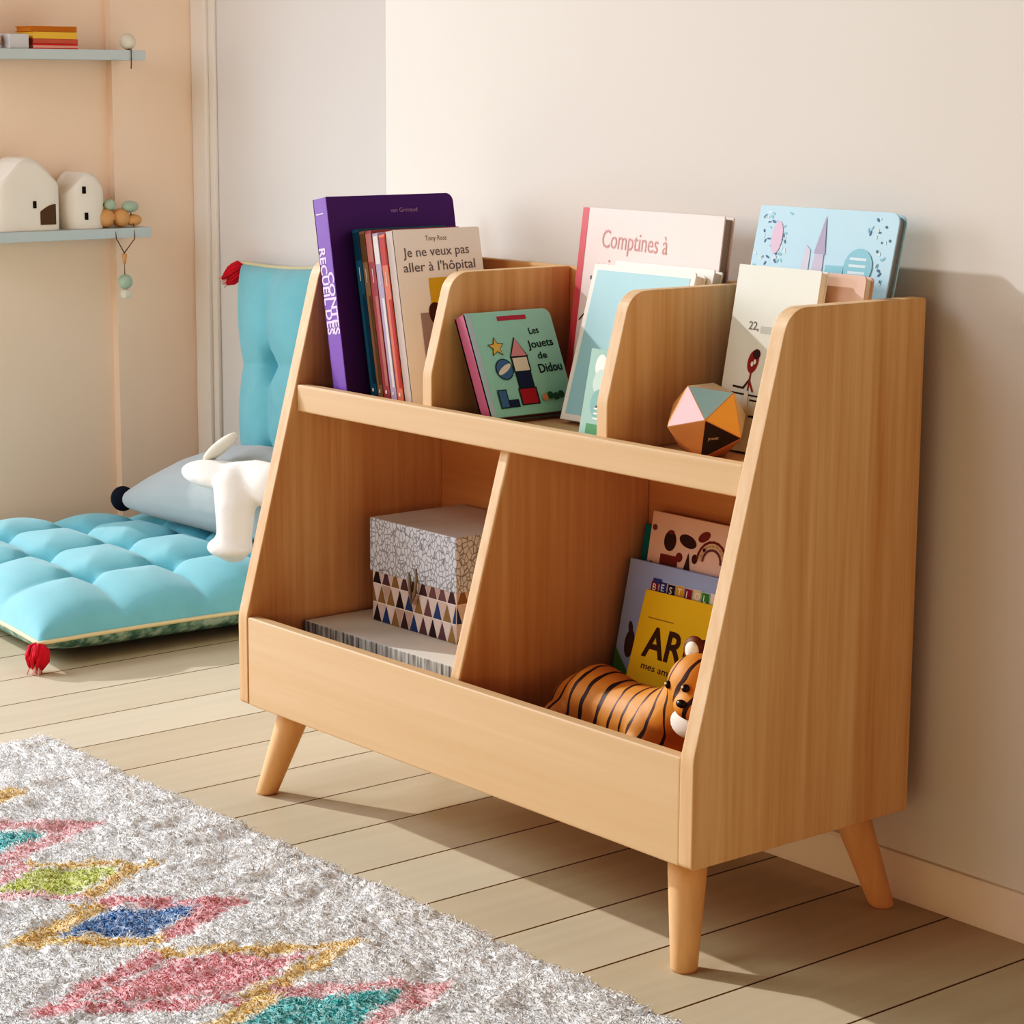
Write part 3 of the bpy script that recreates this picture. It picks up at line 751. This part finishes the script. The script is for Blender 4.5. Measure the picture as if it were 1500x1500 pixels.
# ------------------------------------------------------------------ wall shelves and what stands on them
XS = -1.50
def wall_shelf(z1, yend, label):
    bm = nb(); prism(bm, [(XS, .375), (XS, yend), (XB + .0005, yend), (XB + .0005, .7435), (XB - .0215, .7435), (XB - .0215, .375)], z1 - .020, z1, 'Z', .0015)
    tag(obj('wall_shelf', bm, SHELF_BLUE), label, 'shelf')
wall_shelf(1.034, .765, 'upper pale blue wall shelf carrying a small stack of books')
wall_shelf(.680, .768, 'lower pale blue wall shelf carrying two white house ornaments')
CER = mat('white_ceramic', (240, 232, 220), .45, .02, 20); HOLE = mat('house_opening', (104, 84, 64), .8)
def house(name, y0, y1, z0, zt, label, rounded_plan, door, wins):
    yc = (y0 + y1) / 2; hw = (y1 - y0) / 2; h_ = zt - z0
    root = empty(name, (XS - .055, yc, z0), label, 'ornament', 'white house ornaments')
    bm = nb(); n = 40; rings = []
    dx = hw * (.95 if rounded_plan else .62); p = 2.4 if rounded_plan else 6
    for lev in (0, .02, .5, .9, 1):
        ring = []
        for i in range(n):
            a_ = 2 * PI * i / n; c, s = math.cos(a_), math.sin(a_)
            k = (abs(c) ** p + abs(s) ** p) ** (-1 / p)
            xx, yy = dx * min(c * k, 1), hw * s * k
            wave = h_ * (.80 + .20 * math.cos(PI * .85 * yy / hw) ** 1)
            z_ = wave * lev
            sh = .985 if lev in (0, 1) else 1
            ring.append(bm.verts.new((xx * sh, yy * sh, z_)))
        rings.append(ring)
    for a_, b_ in zip(rings, rings[1:]):
        for i in range(n): bm.faces.new((a_[i], a_[(i + 1) % n], b_[(i + 1) % n], b_[i])).smooth = True
    bm.faces.new(rings[0][::-1])
    # roof: ridge strips across the plan
    half = n // 2
    R_ = rings[-1]
    bmesh.ops.triangulate(bm, faces=[bm.faces.new(R_)])
    obj('house_body', bm, CER, root)
    if door:
        u0, u1, dh = door
        pts = [(u0, .012)] + [(u0 + (u1 - u0) * q / 10, .012 + dh * (.55 + .45 * math.sin(PI * min(1, .15 + .85 * q / 10) * .5))) for q in range(11)] + [(u1, .012)]
        bm = nb(); prism(bm, pts, dx - .006, dx + .0012, 'X'); obj('doorway', bm, HOLE, root)
    for (u, v) in wins:
        bm = nb(); box(bm, dx * .9, dx + .0016, u - .0035, u + .0035, v - .007, v + .007); obj('window_slit', bm, mat('slit_black', (40, 34, 30), .8), root)
house('house_ornament', .430, .574, .680, .824, 'larger white ceramic house with arched doorway on the lower shelf', False, (.022, .056, .040), [(.010, .052)])
house('house_ornament', .586, .682, .680, .792, 'smaller rounded white ceramic house with two slits beside the bigger one', True, None, [(-.012, .078), (-.008, .026)])
# flat stack on the upper shelf
zz = 1.034
for nm, hh, y0, y1, cv, pg, lab in (
    ('red', .010, .520, .619, (208, 52, 50), (244, 190, 176), 'slim red book with pale pink pages at the bottom of the upper shelf stack'),
    ('dusty_red', .009, .521, .619, (198, 104, 84), (206, 112, 92), 'dusty red book second from the bottom of the upper shelf stack'),
    ('yellow', .013, .521, .617, (232, 188, 84), (236, 196, 96), 'thick yellow book under the orange one in the upper shelf stack'),
    ('orange', .011, .518, .617, (190, 116, 28), (196, 124, 40), 'dark orange book on top of the upper shelf stack')):
    root = empty('flat_book', (XS - .045, (y0 + y1) / 2, zz), lab, 'book', 'books stacked flat on the upper shelf')
    hl = (y1 - y0) / 2; cm = C('flat_cover_' + nm, cv)
    bm = nb(); box(bm, -.033, .033, -hl, hl, 0.0002, .002); box(bm, -.033, .033, -hl, hl, hh - .002, hh); box(bm, .031, .033, -hl, hl, .002 if nm != 'red' else hh - .003, hh - .002)
    obj('cover', bm, cm, root)
    bm = nb(); box(bm, -.031, .0309 if nm != 'red' else .0315, -hl + .002, hl - .002, .002, hh - .002); obj('pages', bm, C('flat_pages_' + nm, pg), root)
    zz += hh + .0002
bm = nb(); box(bm, XS - .07, XS - .012, .470, .512, 1.0342, 1.062, .002)
tag(obj('small_box', bm, mat('pale_grey_card', (212, 212, 214), .7)), 'small pale grey box left of the stacked books on the upper shelf', 'box')
bm = nb(); ball(bm, (XS - .04, .448, 1.034 + .0165), .0165, 1, 1.1, 1); tag(obj('round_ornament', bm, mat('blush_clay', (216, 190, 172), .8), None, True), 'blush round ornament at the far left of the upper wall shelf', 'ornament')
CORD = mat('thin_brown_cord', (120, 96, 78), .8); MNT = mat('mint_bead', (176, 196, 178), .6); TAN = mat('wood_bead', (216, 168, 122), .6, .06, 60); WBD = mat('white_bead', (226, 220, 204), .6)
bh_ = empty('hanging_bauble', (XS - .0145, .733, 1.034), 'white round bauble on the end of the upper shelf with a short cord', 'decoration')
bm = nb(); ball(bm, (0, 0, .0165), .0163); obj('bead', bm, WBD, bh_, True)
bm = nb(); tube(bm, [(.004, -.002, .001), (.0165, -.002, .0018), (.0165, -.002, -.02), (.0165, -.003, -.037)], .0011, 6); obj('cord', bm, CORD, bh_, True)
gl = empty('bead_garland', (XS - .02, .70, .680), 'garland of tan and mint wooden beads draped over the end of the lower shelf', 'decoration')
for (dx_, dy_, dz_, r_, s_, m) in ((-.004, -.022, .0195, .019, (1, 1.1, 1), TAN), (.0, .010, .0195, .019, (1, 1, 1), TAN), (.006, .036, .0145, .014, (1, 1.3, .85), TAN), (-.004, -.012, .046, .013, (1, 1, .9), MNT), (.004, .030, .042, .015, (1, 1.2, .8), MNT)):
    bm = nb(); ball(bm, (dx_, dy_, dz_), r_, *s_); obj('bead', bm, m, gl, True)
bm = nb()
tube(bm, [(.006, -.012, .03), (.018, -.014, .004), (.0216, -.013, -.021), (.0216, .004, -.050)], .0011, 6); tube(bm, [(.006, .030, .03), (.018, .030, .004), (.0216, .029, -.022), (.0216, .004, -.050), (.0216, .004, -.096)], .0011, 6)
obj('cord', bm, CORD, gl, True)
bm = nb(); ball(bm, (.0216, .005, -.108), .0150); obj('bead', bm, MNT, gl, True)
bm = nb(); tube(bm, [(.0216, .004, -.052), (.0216, .004, -.072)], [.006, .003], 8); obj('bead', bm, TAN, gl, True)
bm = nb(); box(bm, .0126, .0306, -.003, .015, -.142, -.124, .004); obj('bead', bm, WBD, gl, True)

# ------------------------------------------------------------------ shaggy rug
RX0, RX1, RY0, RY1 = -.365, 1.55, -1.00, -.100
rug = empty('shaggy_rug', ((RX0 + RX1) / 2, (RY0 + RY1) / 2, 0), 'white shaggy rug with colourful diamond pattern in front of the bookcase', 'rug')
RO = rug.location.copy()
bm = nb(); box(bm, RX0 - RO.x, RX1 - RO.x, RY0 - RO.y, RY1 - RO.y, .0005, .006); obj('backing', bm, mat('rug_backing', (226, 218, 206), .95), rug)
WHC, TEA, LIM, BLU, PIN, YEL, ORA = (np.array(lin(c)[:3]) for c in ((250, 249, 247), (60, 190, 192), (208, 216, 92), (66, 130, 192), (244, 164, 172), (246, 206, 122), (240, 172, 90)))
PLP = np.array(lin((244, 184, 188))[:3])
# centre x, centre y, inner half x, inner half y, outer half x, outer half y, band, inner colour, outline colour for +y half, for -y half
DIA = [(-.150, -.415, .045, .085, .092, .160, .32, WHC, YEL, YEL),
       (.030, -.415, .046, .092, .095, .168, .34, TEA, PLP, PLP),
       (.218, -.405, .050, .088, .080, .135, .26, LIM, YEL, PLP),
       (.392, -.405, .046, .094, .086, .146, .33, BLU, PIN, YEL),
       (.590, -.430, .066, .130, .098, .198, .22, PIN, YEL, PIN),
       (.750, -.392, .054, .105, .088, .166, .30, TEA, PLP, YEL),
       (.935, -.410, .050, .092, .090, .160, .30, LIM, YEL, PIN),
       (1.120, -.405, .048, .092, .088, .156, .30, BLU, PIN, YEL),
       (1.310, -.410, .060, .110, .094, .180, .26, PIN, YEL, YEL)]
DIA += [(a_ + .09, b_ - .42, c_, d_, e_, f_, g_, DIA[(i + 4) % 9][7], k_, l_) for i, (a_, b_, c_, d_, e_, f_, g_, h_, k_, l_) in enumerate(DIA)]
step = .0048
gx, gy = np.meshgrid(np.arange(RX0 + .004, RX1 - .004, step), np.arange(RY0 + .004, RY1 - .004, step), indexing='ij')
P = np.stack([gx.ravel(), gy.ravel()], 1); n = len(P)
P += rng.uniform(-.55, .55, P.shape) * step
def vnoise(p, s, seed):
    r_ = np.random.default_rng(seed); G = r_.uniform(-1, 1, (200, 200)); q = (p + 3) * s; i = np.floor(q).astype(int); f = q - i; f = f * f * (3 - 2 * f)
    i %= 199; a_, b_, c_, d_ = G[i[:, 0], i[:, 1]], G[i[:, 0] + 1, i[:, 1]], G[i[:, 0], i[:, 1] + 1], G[i[:, 0] + 1, i[:, 1] + 1]
    return (a_ * (1 - f[:, 0]) + b_ * f[:, 0]) * (1 - f[:, 1]) + (c_ * (1 - f[:, 0]) + d_ * f[:, 0]) * f[:, 1]
def yarn_colours(P):
    n = len(P)
    jit = np.stack([vnoise(P, 55, 1), vnoise(P, 55, 2)], 1) * .008 + rng.normal(0, .003, P.shape)
    Q = P + jit
    colr = np.tile(WHC, (n, 1))
    for (cx, cy, ix, iy, ox, oy, band, ci_, ca, cb) in DIA:
        sk = (Q[:, 0] - cx) - .12 * (Q[:, 1] - cy)
        do = np.abs(sk) / ox + np.abs(Q[:, 1] - cy) / oy
        di = np.abs(sk) / ix + np.abs(Q[:, 1] - cy) / iy
        ring = (do < 1.04) & (do > .98 - band)
        colr[ring & (Q[:, 1] >= cy)] = ca; colr[ring & (Q[:, 1] < cy)] = cb
        colr[di < 1] = ci_
    white = np.all(colr == WHC, 1)
    colr = colr * (1 + rng.normal(0, .045, (n, 1))) ; colr += (vnoise(P, 40, 5) * .05)[:, None] * colr
    fade = np.clip(rng.normal(.30, .16, (n, 1)), 0, .75); colr = np.where(white[:, None], colr, colr * (1 - fade) + WHC * fade)
    colr = np.clip(colr * 1.06, .01, .985)
    return colr
colr = yarn_colours(P)
edge_d = np.minimum(np.minimum(P[:, 0] - RX0, RX1 - P[:, 0]), np.minimum(P[:, 1] - RY0, RY1 - P[:, 1]))
def height(p, ed):
    h_ = .018 + .0038 * vnoise(p, 24, 21) + .0025 * vnoise(p, 58, 22) + .0013 * vnoise(p, 120, 23)
    return .004 + (h_ - .004) * np.clip((ed + .004 * vnoise(p, 60, 24)) / .016, 0, 1) ** .5
az = PI * 1.3 * (vnoise(P, 30, 3) + .6 * vnoise(P, 80, 4)) + rng.normal(0, .9, n)
ln = rng.uniform(.006, .012, n)
tilt = np.clip(rng.normal(1.5, .25, n), .6, 1.9)
z0 = height(P, edge_d) - .0015
dirx, diry = np.cos(az), np.sin(az)
rad = rng.uniform(.0005, .0010, n)
SEG, RINGS = 3, 4
ts = np.array([0, .4, .75, 1.0]); rs = np.array([.9, 1.15, 1.0, .3])
verts = np.zeros((n, RINGS, SEG, 3))
for k in range(RINGS):
    t = ts[k]; bend = tilt * (t ** 1.2)
    hx = ln * t * np.sin(bend * .85); hz = ln * t * np.cos(bend * .85)
    c0 = np.stack([P[:, 0] + dirx * hx, P[:, 1] + diry * hx, z0 + hz], 1)
    for s in range(SEG):
        a_ = 2 * PI * s / SEG + az
        verts[:, k, s] = c0 + np.stack([np.cos(a_), np.sin(a_), np.zeros(n)], 1) * (rad * rs[k])[:, None]
verts[..., 2] = np.maximum(verts[..., 2], .003)
V = verts.reshape(-1, 3)
gs = .003
hx_, hy_ = np.meshgrid(np.arange(RX0, RX1 + gs / 2, gs), np.arange(RY0, RY1 + gs / 2, gs), indexing='ij')
GN, GM = hx_.shape; G2 = np.stack([hx_.ravel(), hy_.ravel()], 1)
ed2 = np.minimum(np.minimum(G2[:, 0] - RX0, RX1 - G2[:, 0]), np.minimum(G2[:, 1] - RY0, RY1 - G2[:, 1]))
GV = np.concatenate([G2 + rng.uniform(-.001, .001, G2.shape), (height(G2, ed2) + rng.normal(0, .0007, len(G2)))[:, None]], 1); gcol = yarn_colours(G2)
ii, jj = np.meshgrid(np.arange(GN - 1), np.arange(GM - 1), indexing='ij'); ii, jj = ii.ravel(), jj.ravel()
GF = np.stack([ii * GM + jj, (ii + 1) * GM + jj, (ii + 1) * GM + jj + 1, ii * GM + jj + 1], 1)
nt_v = len(V); V = np.concatenate([V, GV]) - np.array([RO.x, RO.y, 0])
quads = []
for k in range(RINGS - 1):
    for s in range(SEG):
        s2 = (s + 1) % SEG
        quads.append([k * SEG + s, k * SEG + s2, (k + 1) * SEG + s2, (k + 1) * SEG + s])
quads = np.array(quads); base = (np.arange(n) * RINGS * SEG)[:, None, None]
Fq = np.concatenate([(quads[None] + base).reshape(-1, 4), GF + nt_v])
me = bpy.data.meshes.new('pile')
me.vertices.add(len(V)); me.vertices.foreach_set('co', V.ravel().astype(np.float32))
me.loops.add(Fq.size); me.loops.foreach_set('vertex_index', Fq.ravel().astype(np.int32))
me.polygons.add(len(Fq)); me.polygons.foreach_set('loop_start', (np.arange(len(Fq)) * 4).astype(np.int32))
me.polygons.foreach_set('use_smooth', np.ones(len(Fq), bool))
me.polygons.foreach_set('material_index', np.concatenate([np.zeros(len(Fq) - len(GF)), np.ones(len(GF))]).astype(np.int32))
at = me.attributes.new('yarn_colour', 'FLOAT_COLOR', 'POINT')
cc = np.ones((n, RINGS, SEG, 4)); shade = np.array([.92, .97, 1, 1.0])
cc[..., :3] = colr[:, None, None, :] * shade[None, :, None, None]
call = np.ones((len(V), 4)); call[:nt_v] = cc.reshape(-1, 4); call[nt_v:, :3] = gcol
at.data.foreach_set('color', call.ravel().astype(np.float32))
me.update(calc_edges=True); me.validate()
m = bpy.data.materials.new('yarn'); m.use_nodes = True; nt = m.node_tree; b = nt.nodes['Principled BSDF']
b.inputs['Roughness'].default_value = .9; b.inputs['Specular IOR Level'].default_value = .15; an = nt.nodes.new('ShaderNodeAttribute'); an.attribute_name = 'yarn_colour'; nt.links.new(an.outputs['Color'], b.inputs['Base Color'])
tr = nt.nodes.new('ShaderNodeBsdfTranslucent'); nt.links.new(an.outputs['Color'], tr.inputs['Color'])
ms = nt.nodes.new('ShaderNodeMixShader'); ms.inputs[0].default_value = .28
nt.links.new(b.outputs[0], ms.inputs[1]); nt.links.new(tr.outputs[0], ms.inputs[2]); nt.links.new(ms.outputs[0], nt.nodes['Material Output'].inputs['Surface'])
me.materials.append(m)
m2 = bpy.data.materials.new('yarn_bed'); m2.use_nodes = True; nt = m2.node_tree; b = nt.nodes['Principled BSDF']; b.inputs['Roughness'].default_value = .95; b.inputs['Specular IOR Level'].default_value = .1
an = nt.nodes.new('ShaderNodeAttribute'); an.attribute_name = 'yarn_colour'; nt.links.new(an.outputs['Color'], b.inputs['Base Color'])
me.materials.append(m2)
po = link(bpy.data.objects.new('pile', me), rug); tag(po, kind='stuff')

# ------------------------------------------------------------------ light
sun = bpy.data.lights.new('sun', 'SUN'); sun.energy = 2.65; sun.angle = math.radians(1.2); sun.color = (1.0, .97, .93)
so = bpy.data.objects.new('sun', sun); link(so)
so.rotation_euler = Vector((1.6, .50, -.87)).to_track_quat('-Z', 'Y').to_euler()
def lamp(name, loc, aim, sx, sy, e, col, spread=180):
    a_ = bpy.data.lights.new(name, 'AREA'); a_.shape = 'RECTANGLE'; a_.size = sx; a_.size_y = sy; a_.energy = e; a_.color = col; a_.spread = math.radians(spread)
    o = bpy.data.objects.new(name, a_); link(o); o.location = loc
    o.rotation_euler = (Vector(aim) - Vector(loc)).to_track_quat('-Z', 'Y').to_euler()
lamp('assumed_side_window_light', (-1.95, -1.15, 1.05), (-.1, -.25, .0), 1.1, 1.4, 19, (.93, 1, 1.10), 125)  # added area lamp for an assumed window, out of view on the left
lamp('front_fill_light', (-.45, -2.5, 2.2), (-.9, .9, .5), 1.8, 1.2, 27, (.94, 1, 1.08))  # added fill lamp standing in for room bounce, not a window
w = bpy.data.worlds.new('room_light'); sc.world = w; w.use_nodes = True
nt = w.node_tree; bg = nt.nodes['Background']; bg.inputs['Strength'].default_value = 1.0
tc = nt.nodes.new('ShaderNodeTexCoord'); sp = nt.nodes.new('ShaderNodeSeparateXYZ'); nt.links.new(tc.outputs['Generated'], sp.inputs[0])
r = nt.nodes.new('ShaderNodeValToRGB'); e = r.color_ramp.elements
wc = lambda v: (v, v * .70, v * .47, 1)
e[0].position = .0; e[0].color = wc(.03); e[1].position = .24; e[1].color = wc(.06)
for p_, v_ in ((.02, 2.2), (.13, 2.15)):
    x_ = e.new(p_); x_.color = wc(v_)
nt.links.new(sp.outputs['Z'], r.inputs[0]); nt.links.new(r.outputs[0], bg.inputs['Color'])

# ------------------------------------------------------------------ camera
cam = bpy.data.cameras.new('camera'); cam.sensor_width = 36; cam.lens = 3387.6 / 1500 * 36; cam.clip_start = .05
co = bpy.data.objects.new('camera', cam); link(co)
M = Matrix(((.63687259, -.14421116, .75736151), (.77094822, .11190042, -.62699054), (.00566996, .98319959, .18244565))).to_4x4()
M.translation = (2.62996307, -1.6890861, .97360321)
co.matrix_world = M
sc.camera = co
sc.view_settings.view_transform = 'Standard'
sc.view_settings.look = 'None'
sc.view_settings.exposure = .05
sc.view_settings.use_curve_mapping = True
cm = sc.view_settings.curve_mapping
cv = cm.curves[3]
cv.points.new(.05, .020); cv.points.new(.18, .145); cv.points.new(.45, .45)
cm.update()
